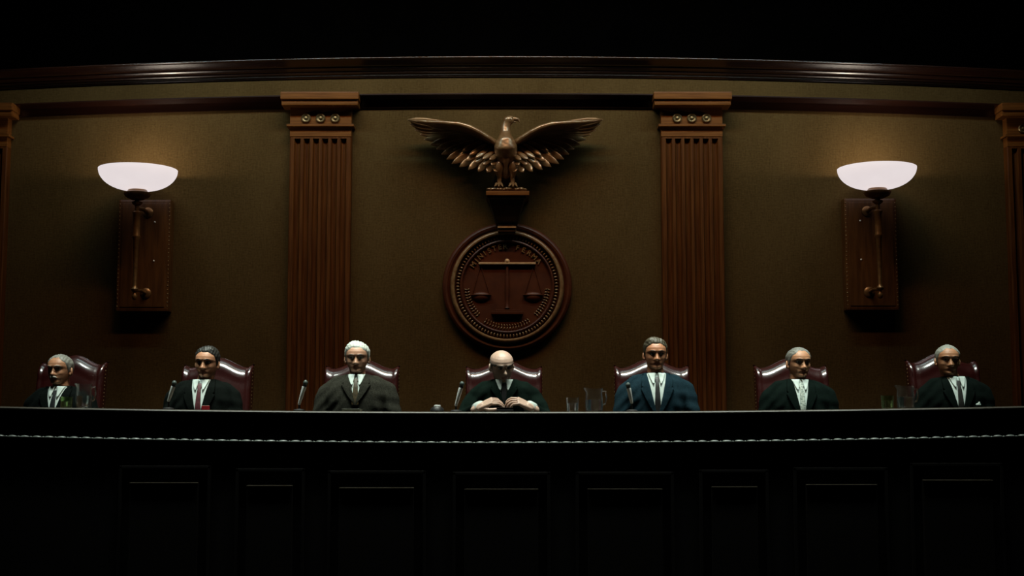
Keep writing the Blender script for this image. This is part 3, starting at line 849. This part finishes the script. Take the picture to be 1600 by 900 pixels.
PEOPLE = []
def person(label, hx, top, yaw, pitch, roll, skin, hair, hair_col, suit, suit2, tie, byaw=0, Y=9.86, scale=1.0, lean=.03, shoulders=1.0, cx=None, pose='rest', wid=1.0, jaw=1.0, moustache=None, v_z=.34, tie2=None, open_v=1.0, square=None, shirt_part=1.0, face_h=1.0, neck_h=0.0, sh_drop=0.0, eyebrow=None, tie_dx=0.0):
    """hx, top: where the photograph shows the head's centre and crown; the seat height follows from them"""
    tp = at(hx, top, Y - lean * 1.2)
    cxw = at(cx if cx is not None else hx, 600, Y).x
    HC = Vector((0, -lean * 1.25, .748 + neck_h)) * scale          # head centre above the seat
    face_h *= .93
    seat_z = tp.z - (.748 + neck_h + .114 * face_h + (hair['top'] * .8 if hair and 'bald_z' not in hair else 0)) * scale
    if pitch > 15: seat_z = tp.z - (.748 + neck_h + .098) * scale
    t = thing('person', label, 'person', (cxw, Y, seat_z), 0)
    fl = 0.46 - seat_z + 0.0                                        # floor below the seat
    sk = skin_mat('skin', skin); hm = mat('hair', hair_col, .55, .4, noise=((90, 90, 30), .25, tuple(c * .7 for c in hair_col)))
    sm = mat('suit_cloth', suit, .95, .04, noise=((110, 110, 110), .22, suit2), bump=((160, 160, 160), .15))
    tm = mat('tie_silk', tie, .5, .4, noise=((60, 60, 90), .12, tie2 or tuple(c * .5 for c in tie)))
    lip = mat('lips', (skin[0] * .62, skin[1] * .42, skin[2] * .42), .45, .4, noise=((60, 60, 60), .2, (skin[0] * .5, skin[1] * .35, skin[2] * .35)))
    BR = Matrix.Rotation(R(byaw), 4, 'Z'); SCL = Matrix.Scale(scale, 4)
    dxh = (tp.x - cxw)
    HM = Matrix.Translation(HC + Vector((dxh, 0, 0))) @ Matrix.Rotation(R(yaw), 4, 'Z') @ Matrix.Rotation(R(pitch), 4, 'X') @ Matrix.Rotation(R(roll), 4, 'Y') @ SCL @ Matrix.Diagonal((1, 1, face_h, 1))
    # head and neck
    bm = bmesh.new(); ring_loft(bm, head_surface(84, 112, True, wid, jaw))
    for sd in (-1, 1):
        e = Euler((R(-8), 0, R(sd * 22)))
        ell(bm, (sd * .0795 * wid, .016, -.012), (.0075, .019, .031), 16, 12, rot=e); ell(bm, (sd * .076 * wid, .006, -.032), (.007, .010, .012), 12, 8)
    bmesh.ops.transform(bm, matrix=HM, verts=bm.verts)
    nb = Vector((0, -lean * .95, .585)) * scale; nt_ = HM @ Vector((0, .018, -.065))
    nb = BR @ nb
    tube(bm, [nb + Vector((0, .0, -.08)), nb, nb.lerp(nt_, .55), nt_], [.066 * scale, .060 * scale, .056 * scale, .055 * scale], 20)
    hb = remesh(bm, .0034, 1)
    HI = HM.inverted()
    for f in hb.faces:
        c = HI @ f.calc_center_median()
        if abs(c.x) < .023 - .35 * abs(c.z + .066) and -.0765 < c.z < -.0575 and c.y < -.07: f.material_index = 1
    # arms under the sleeves + hands
    if pose == 'clasp':
        arms = [((.205, 0, .50), (.295, -.20, .335), (.165, -.470, .40)), ]
    elif pose == 'wide':
        arms = [((.205, 0, .51), (.262, -.06, .27), (.17, -.24, .215))]
    else:
        arms = [((.205, 0, .51), (.250, -.03, .26), (.19, -.24, .215))]
    sh, el_, wr = [Vector(v) for v in arms[0]]
    sh.y -= lean * .8; sh.x *= shoulders; sh.z -= sh_drop
    el_.x *= shoulders
    hb_list = []
    sleeves = bmesh.new(); cuffs = []
    for sd in (-1, 1):
        def mx(v): return Vector((v.x * sd, v.y, v.z)) * scale
        S0, E0, W0 = mx(sh), mx(el_), mx(wr)
        if pose == 'clasp':
            wt = at(789 + sd * 40, 637, 9.34); W0 = Vector((wt.x - cxw, wt.y - Y, wt.z - seat_z))
            E0 = Vector((sd * .275 + .0, -.22, W0.z - .055))
        tube(sleeves, [BR @ S0, BR @ S0.lerp(E0, .5), BR @ E0, BR @ E0.lerp(W0, .5), BR @ W0.lerp(E0, .06)], [.064 * scale, .058 * scale, .053 * scale, .046 * scale, .040 * scale], 18)
        d = (W0 - E0).normalized(); d_arm = d
        tube(hb, [BR @ E0.lerp(W0, .3), BR @ W0], [.034 * scale, .027 * scale], 12)
        if pose == 'clasp':
            fw = Vector((-sd * .80, -.30, .38)); upv = Vector((sd * .10, -.55, .80)); cu = .62
        else:
            fw = Vector((-sd * .15, -1, -.05)); upv = Vector((0, 0, 1)); cu = .25
        h = hand(BR @ (W0 + d * .03), BR @ fw, BR @ upv, -sd if fw.cross(upv).x * sd > 0 else sd, cu)
        me = bpy.data.meshes.new('h'); h.to_mesh(me); h.free(); hb.from_mesh(me); bpy.data.meshes.remove(me)
        cb = bmesh.new(); tube(cb, [BR @ (W0 - d * .035), BR @ (W0 + d * .030)], [.043 * scale, .041 * scale], 20, caps=False)
        cuffs.append(cb)
    # chest and upper arms under the clothes
    ib = bmesh.new()
    ring_loft(ib, [[BR @ (Vector((p[0] * .82, (p[1] + lean * max(0, p[2] / .6) ** 1.3) * .78 - lean * max(0, p[2] / .6) ** 1.3, p[2] - .012)) * scale) for p in r] for r in torso_rings(shoulders, lean)])
    for sd in (-1, 1):
        S0 = Vector((sh.x * sd * .92, sh.y, sh.z - .02)) * scale
        E0 = Vector((el_.x * sd, el_.y, el_.z)) * scale; W0 = Vector((wr.x * sd, wr.y, wr.z)) * scale
        if pose == 'clasp':
            wt = at(789 + sd * 40, 637, 9.34); W0 = Vector((wt.x - cxw, wt.y - Y, wt.z - seat_z)); E0 = Vector((sd * .275, -.22, W0.z - .055))
        tube(ib, [BR @ S0, BR @ S0.lerp(E0, .5), BR @ E0, BR @ E0.lerp(W0, .6)], [.045 * scale, .042 * scale, .036 * scale, .031 * scale], 14)
    ib = remesh(ib, .012, 2)
    me = bpy.data.meshes.new('i'); ib.to_mesh(me); ib.free(); hb.from_mesh(me); bpy.data.meshes.remove(me)
    body = obj('body', hb, [sk, lip], t, smooth=True)
    # jacket
    bm = sleeves
    jb = torso_rings(shoulders, lean)
    jb = [[BR @ (Vector(p) * scale) for p in r] for r in jb]
    ring_loft(bm, jb)
    for sd in (-1, 1):                              # shoulder slope
        tube(bm, [BR @ (Vector((sd * .06, -lean * .95 + .005, .605)) * scale), BR @ (Vector((sd * .14 * shoulders, -lean * .9, .580 - sh_drop * .6)) * scale), BR @ (Vector((sd * .188 * shoulders, -lean * .85, .530 - sh_drop)) * scale)], [.038 * scale, .046 * scale, .058 * scale], 16)
    jk = remesh(bm, .0085, 4)
    rnd = random.Random(int(hx))
    for v in jk.verts:                              # soft folds
        p = v.co; v.co += v.normal * .0055 * (math.sin(p.z * 52 + abs(p.x) * 44 + hx) * math.sin(p.x * 33 - p.z * 21 + hx)) * smoothstep(.06, .15, abs(p.x))
    bv_in = jk.copy()
    neck = bmesh.new(); tube(neck, [nb + Vector((0, 0, -.05)), nb + Vector((0, -.0, .055))], .062 * scale, 24)
    me = bpy.data.meshes.new('n'); neck.to_mesh(me); neck.free(); bv_in.from_mesh(me); bpy.data.meshes.remove(me)
    BRI = BR.inverted()
    bmesh.ops.transform(bv_in, matrix=BRI, verts=bv_in.verts)
    bvh = BVHTree.FromBMesh(bv_in); bv_in.free()
    jacket = obj('jacket', jk, sm, t, smooth=True)
    z1 = .632 * scale; zv = v_z * scale; W_ = .070 * open_v * scale
    def place(bm): bmesh.ops.transform(bm, matrix=BR, verts=bm.verts); return bm
    def vx(z): return max(.003, W_ * ((z - zv) / (z1 - zv)) ** .85) if z > zv else .003
    zs = lin(zv, z1, 22)
    bm = patch(bvh, zs, lambda z: -vx(z), lambda z: vx(z), .005, .004, 11); shirt = obj('shirt', place(bm), M['shirt'], t, smooth=True)
    # collar: a band round the neck and two points
    bm = bmesh.new(); c0 = BRI @ nb
    rings = []
    for k in range(25):
        a = 2 * PI * k / 24
        r0 = .0655 * scale; lift = .020 * math.sin(a) * 1
        x, y = r0 * math.cos(a), r0 * math.sin(a)
        zb_ = c0.z + .010 + .016 * math.sin(a)
        rings.append([(c0.x + x, c0.y + y, zb_), (c0.x + x * 1.07, c0.y + y * 1.07, zb_), (c0.x + x * 1.03, c0.y + y * 1.03, zb_ + .034), (c0.x + x * .97, c0.y + y * .97, zb_ + .034)])
    ring_loft(bm, rings, close_ends=False); obj('collar_band', place(bm), M['shirt'], shirt, smooth=True)
    for sd in (-1, 1):
        zc1, zc0 = .634 * scale, .556 * scale
        def ia(z): return sd * (.008 + .016 * (z1 - z) / (z1 - zc0) * 0.9) * scale
        def oa(z):
            k = (z - zc0) / (zc1 - zc0)
            return sd * (.026 + .034 * k ** .8) * scale
        bm = patch(bvh, lin(zc0, zc1, 8), ia, oa, .017, .006, 6); obj('collar_point', place(bm), M['shirt'], shirt, smooth=True)
    # tie
    def tw(z):
        k = (.606 * scale - z) / (.606 * scale - zv)
        return (.0155 if k < .09 else interp([(.09, .0105), (.25, .0135), (1, .024)], k)) * scale
    bm = patch(bvh, lin(zv - .01, .606 * scale, 26), lambda z: -tw(z) + tie_dx * (.6 - z), lambda z: tw(z) + tie_dx * (.6 - z), .013, .007, 7)
    obj('tie', place(bm), tm, t, smooth=True)
    # lapels with a notch
    for sd in (-1, 1):
        def li(z): return sd * (vx(z) - .002)
        def lo(z):
            k = (z - zv) / (z1 - zv)
            wl = interp([(0, .006), (.25, .035), (.50, .056), (.66, .066), (.665, .050), (.70, .044), (.705, .056), (.85, .046), (1, .022)], k)
            return sd * (vx(z) + wl * scale)
        bm = patch(bvh, lin(zv - .012, z1 + .004, 46), li, lo, .014, .009, 8); obj('lapel', place(bm), sm, jacket, smooth=True)
    if square:
        bm = bmesh.new(); z = square[1]; x = square[0]
        hit = bvh.ray_cast(Vector((x, -.9, z)), Vector((0, 1, 0))); y = hit[0].y if hit[0] else -.1
        ell(bm, (x, y - .004, z), (.020, .008, .010), 10, 8); ell(bm, (x + .006, y - .005, z + .009), (.008, .006, .012), 10, 8)
        obj('pocket_square', place(bm), square[2], jacket, smooth=True)
    for cb in cuffs: obj('cuff', cb, M['shirt'], shirt, smooth=True)
    # trousers and shoes behind the bench
    bm = bmesh.new()
    for sd in (-1, 1):
        tube(bm, [(sd * .09, .02, .08), (sd * .12, -.22, .075), (sd * .13, -.37, .06), (sd * .13, -.40, -.05), (sd * .13, -.30, fl + .10)], [.09, .082, .066, .058, .048], 14)
    ell(bm, (0, .02, .08), (.17, .12, .085)); bm = remesh(bm, .012, 3); obj('trousers', bm, sm, t)
    for sd in (-1, 1):
        bm = bmesh.new(); tube(bm, [(sd * .13, -.27, fl + .045), (sd * .135, -.36, fl + .042), (sd * .14, -.45, fl + .034)], [.042, .044, .032], 12); obj('shoe', bm, M['black'], t, smooth=True)
    # hair, brows, eyes
    if hair:
        bm = hair_mesh(hair, wid); bmesh.ops.transform(bm, matrix=HM, verts=bm.verts); obj('hair', bm, hm, t, smooth=True)
    ebm = hm if eyebrow is None else mat('eyebrow', eyebrow, .7, .3, noise=((90, 90, 90), .2, tuple(c * .6 for c in eyebrow)))
    for sd in (-1, 1):
        bm = bmesh.new(); tube(bm, [(sd * .013, -.1015, .0235), (sd * .028, -.0985, .0275), (sd * .043, -.086, .0265), (sd * .050, -.076, .0225)], [.0030, .0042, .0036, .0018], 8)
        bmesh.ops.transform(bm, matrix=HM, verts=bm.verts); obj('eyebrow', bm, ebm, t, smooth=True)
        bm = bmesh.new(); ell(bm, (sd * .031, -.0655, .005), (.0125, .0125, .0125), 20, 14)
        for f in bm.faces:
            c = f.calc_center_median() - Vector((sd * .031, -.0655, .005))
            if c.y < 0 and math.hypot(c.x, c.z) < .0058: f.material_index = 1
        # eyelid shut over the upper half of the ball
        bmesh.ops.transform(bm, matrix=HM, verts=bm.verts); obj('eye', bm, [M['eye_white'], M['iris']], t, smooth=True)
    if moustache:
        mm = mat('moustache_hair', moustache, .6, .3, noise=((90, 90, 90), .2, tuple(c * .7 for c in moustache))); bm = bmesh.new()
        for sd in (-1, 1): tube(bm, [(sd * .001, -.0975, -.0535), (sd * .013, -.094, -.0545), (sd * .025, -.083, -.0600)], [.0055, .0062, .0028], 10)
        bmesh.ops.transform(bm, matrix=HM, verts=bm.verts); obj('moustache', bm, mm, t, smooth=True)
    PEOPLE.append(t)
    return t

full_white = dict(top=.013, side=.009, front=.076, temple=.060, part=-.03)
dark_side = dict(top=.012, side=.005, front=.078, temple=.066, part=.025, quiff=.006)
brown_full = dict(top=.013, side=.006, front=.077, temple=.064, part=-.03, quiff=.010)
grey_short = dict(top=.006, side=.005, front=.086, temple=.062)
buzz = dict(top=.004, side=.005, front=.083, temple=.062)
fringe = dict(top=.004, side=.004, front=.02, temple=.02, bald_z=.030)
person('man in dark suit with white moustache, head turned, at the far left', 95, 553.5, -13, 0, 0, (.42, .20, .105), grey_short, (.22, .22, .19), (.003, .0048, .0042), (.002, .003, .0026), (.01, .012, .014), byaw=-9, cx=98, moustache=(.5, .48, .42), lean=.02, wid=1.0, pose='rest', v_z=.40, Y=9.9)
person('dark-haired man in black suit with dark red tie, leaning left', 324.5, 541.5, -7, 2, 2, (.44, .21, .115), dark_side, (.020, .020, .017), (.0042, .006, .005), (.0026, .0036, .003), (.08, .015, .02), byaw=-4, cx=320, lean=.03, pose='wide', v_z=.33, open_v=.95, eyebrow=(.02, .015, .01))
person('white-haired man in grey tweed suit facing forward', 558.5, 533.5, 0, 3, 0, (.46, .245, .155), full_white, (.52, .56, .50), (.030, .030, .023), (.010, .010, .0075), (.045, .030, .008), byaw=0, cx=559, lean=.03, pose='wide', v_z=.43, open_v=.72, shoulders=1.05, wid=1.02, eyebrow=(.12, .11, .1))
person('bald man in dark green suit, head bowed over his hands', 784, 549, 16, 18, -5, (.50, .34, .26), fringe, (.06, .05, .04), (.0035, .0085, .006), (.002, .005, .0036), (.01, .01, .01), byaw=0, cx=788, Y=9.86, lean=.15, pose='clasp', open_v=.62, v_z=.46, wid=1.0, neck_h=-.02, eyebrow=(.05, .04, .03))
person('man in blue suit with brown hair and black tie', 1023.5, 528, 2, 2, 0, (.40, .17, .085), brown_full, (.060, .050, .030), (.010, .025, .034), (.005, .013, .018), (.008, .008, .008), byaw=0, cx=1024, lean=.03, pose='wide', v_z=.33, shoulders=1.02, open_v=1.0, eyebrow=(.02, .015, .01), neck_h=.015)
person('short grey-haired man in dark suit with pale striped tie', 1247, 542.5, 12, 1, 0, (.44, .21, .11), grey_short, (.16, .16, .14), (.0032, .0072, .0056), (.002, .0045, .0036), (.50, .55, .48), byaw=2, cx=1246, lean=.02, pose='rest', v_z=.35, tie2=(.10, .14, .12), eyebrow=(.03, .02, .015), open_v=.85)
person('man with cropped grey hair and white pocket square, far right', 1479.5, 538.5, -3, 2, 0, (.42, .20, .10), buzz, (.26, .27, .23), (.0028, .0058, .0046), (.0018, .0036, .003), (.012, .012, .01), byaw=2, cx=1489, lean=.02, pose='rest', v_z=.35, square=(.125, .44, M['shirt']), eyebrow=(.02, .015, .01), tie_dx=0.0)

# ------------------------------------------------------------------ things on the bench
def lz(x, z=None): return bench_bow(x, ZB)
def mic(px0, py0, px1, py1, label, Y=9.2):
    """stem foot at pixel px0, py0 and tip at px1, py1; stands on the ledge"""
    a = at(px0, py0, Y); b = at(px1, py1, Y - .02)
    z = lz(a.x)
    t = thing('microphone', label, 'microphone', (a.x, Y, z), 0, 'microphones along the bench')
    d = (b - a)
    foot = Vector((0, 0, 0)); lo = a - Vector((a.x, Y, z)); hi = lo + d
    bm = bmesh.new(); lathe(bm, [(.001, 0), (.038, 0), (.038, .008), (.030, .014), (.010, .018), (.001, .018)], 24); obj('base', bm, M['black'], t, smooth=True, sharp=40)
    bm = bmesh.new(); tube(bm, [(0, 0, .012), (lo.x * .5, lo.y, lo.z * .6 + .004), lo], .006, 8); obj('stem', bm, M['black'], t, smooth=True)
    u = lo + d * .74
    bm = bmesh.new(); tube(bm, [lo, lo.lerp(u, .5), u], [.0095, .0125, .0145], 14); obj('handle', bm, M['silver'], t, smooth=True)
    bm = bmesh.new(); tube(bm, [u, u + d * .10], .0135, 14); obj('collar', bm, M['black'], t, smooth=True)
    bm = bmesh.new(); ell(bm, u + d * .20, (.0155, .0155, .018), 16, 12); obj('grille_head', bm, M['mic_head'], t, smooth=True)
M['mic_head'] = mat('grey_grille', (.10, .13, .12), .5, .5, .3, noise=((300, 300, 300), .2, (.05, .07, .06)))
mic(263.5, 626, 273, 597, 'chrome microphone tilted right, left of the dark-haired man')
mic(467.5, 631, 478, 596, 'chrome microphone tilted right, left of the man in tweed')
mic(712.5, 633, 722.5, 598, 'chrome microphone with grey head, left of the bald man')
mic(987, 629, 981, 600, 'chrome microphone leaning left, in front of the blue suit')

def tumbler(px, w, ptop, label, g='glass', Y=9.17, name='drinking_glass', cat='glass', wf=.62):
    b = at(px, 643, Y); z = lz(b.x); h = at(px, ptop, Y).z - z; r = w / 2 / F_PX * Y
    t = thing(name, label, cat, (b.x, Y, z), 0, 'water glasses on the bench')
    bm = bmesh.new(); lathe(bm, [(.001, 0), (r * .86, 0), (r * .90, .004), (r, h), (r - .0022, h), (r * .90 - .0022, .010), (.001, .010)], 32)
    obj('glass_body', bm, M[g], t, smooth=True, sharp=40)
    bm = bmesh.new(); k = wf; lathe(bm, [(.001, .0105), (r * .90 - .003, .0105), (r * (.90 + .1 * k) - .003, h * k), (.001, h * k)], 32); obj('water', bm, M['water'], t, smooth=True, sharp=40)
def pitcher(x0, x1, ptop, label, flip=1, Y=9.19):
    px = (x0 + x1) / 2
    b = at(px, 643, Y); z = lz(b.x); h = at(px, ptop, Y).z - z; r = (x1 - x0) / 2 / F_PX * Y * .82
    t = thing('water_pitcher', label, 'pitcher', (b.x - flip * r * .12, Y, z), 0, 'glass pitchers on the bench')
    bm = bmesh.new()
    prof = [(.001, 0), (r * .80, 0), (r * .95, .008), (r, h * .30), (r * .96, h * .60), (r * .90, h * .82), (r * .98, h), (r * .98 - .0025, h), (r * .90 - .0025, h * .82), (r * .96 - .0025, h * .6), (r - .0025, h * .3), (r * .9, .012), (.001, .012)]
    lathe(bm, prof, 36)
    for v in bm.verts:                              # pouring lip
        if v.co.z > h * .8 and v.co.x * -flip > r * .6: v.co.x += -flip * .014 * (v.co.z / h - .8) / .2; v.co.z += .004
    obj('glass_body', bm, M['glass'], t, smooth=True, sharp=40)
    bm = bmesh.new(); tube(bm, [(flip * r * .93, 0, h * .86), (flip * (r + .018), 0, h * .88), (flip * (r + .024), 0, h * .6), (flip * (r + .014), 0, h * .34), (flip * r * .97, 0, h * .30)], .005, 10); obj('handle', bm, M['glass'], t, smooth=True)
    bm = bmesh.new(); lathe(bm, [(.001, .0125), (r * .90 - .002, .0125), (r - .0035, h * .3), (r * .965 - .0035, h * .52), (.001, h * .52)], 36); obj('water', bm, M['water'], t, smooth=True, sharp=40)
pitcher(913, 947, 607, 'clear glass water pitcher between the bald man and blue suit', 1)
tumbler(894.5, 20, 621, 'small clear drinking glass right of the bald man', 'glass')
pitcher(117, 147, 600, 'clear glass water pitcher in front of the moustached man', 1)
tumbler(103, 20, 620, 'green-tinted drinking glass in front of the moustached man', 'green_glass')
pitcher(1400, 1434, 603, 'clear glass water pitcher left of the far right man', 1)
tumbler(1387, 20, 618, 'green-tinted drinking glass left of the right-hand pitcher', 'green_glass')

# small dish with a pale lid
p = at(683, 642, 9.17); z = lz(p.x); t = thing('inkwell', 'small round black inkwell with a silver top beside a microphone', 'inkwell', (p.x, 9.17, z))
bm = bmesh.new(); lathe(bm, [(.001, 0), (.042, 0), (.046, .008), (.042, .022), (.030, .034), (.001, .034)], 28); obj('body', bm, M['black'], t, smooth=True, sharp=40)
bm = bmesh.new(); lathe(bm, [(.001, .0345), (.022, .0345), (.022, .042), (.016, .046), (.001, .047)], 24); obj('lid', bm, M['silver'], t, smooth=True, sharp=40)
# note pads and the red booklet
def pad(x0, x1, ht, m, name, label, cat, Y=9.12, cover=None):
    a, b = at(x0, 643, Y), at(x1, 643, Y); z = lz((a.x + b.x) / 2)
    t = thing(name, label, cat, ((a.x + b.x) / 2, Y + .08, z + .001), R(random.uniform(-4, 4)))
    w_ = (b.x - a.x) / 2
    bm = bmesh.new(); box(bm, -w_, w_, -.08, .08, 0, ht, .001)
    obj('pages', bm, M['paper'], t)
    bm = bmesh.new(); box(bm, -w_ - .002, w_ + .002, -.082, .082, ht + .0003, ht + .0025, .0008); obj('cover', bm, m, t)
pad(535, 562, .014, M['paper'], 'notepad', 'pale notepad lying before the man in tweed', 'notepad')
p = at(339, 634, 9.55)
t = thing('booklet', 'small red booklet standing up before the dark-haired man', 'booklet', (p.x, 9.2, lz(p.x)))
bm = bmesh.new()
for v in box(bm, -.026, .026, -.006, .006, .0, .030, .003): pass
obj('cover', bm, M['red'], t)
bm = bmesh.new(); box(bm, -.023, .023, -.004, .0045, .0005, .0325, .001); obj('pages', bm, M['paper'], t)
# the small case the bald man holds
p = at(789, 641, 9.28)
t = thing('eyeglass_case', 'small dark case under the hands of the bald man', 'case', (p.x, 9.16, lz(p.x)))
bm = bmesh.new(); box(bm, -.055, .055, -.025, .025, .0, .020, .008); obj('lower_shell', bm, M['black'], t, smooth=True, sharp=50)
bm = bmesh.new(); box(bm, -.054, .054, -.024, .024, .0205, .030, .006); obj('lid', bm, M['dark_metal'], t, smooth=True, sharp=50)
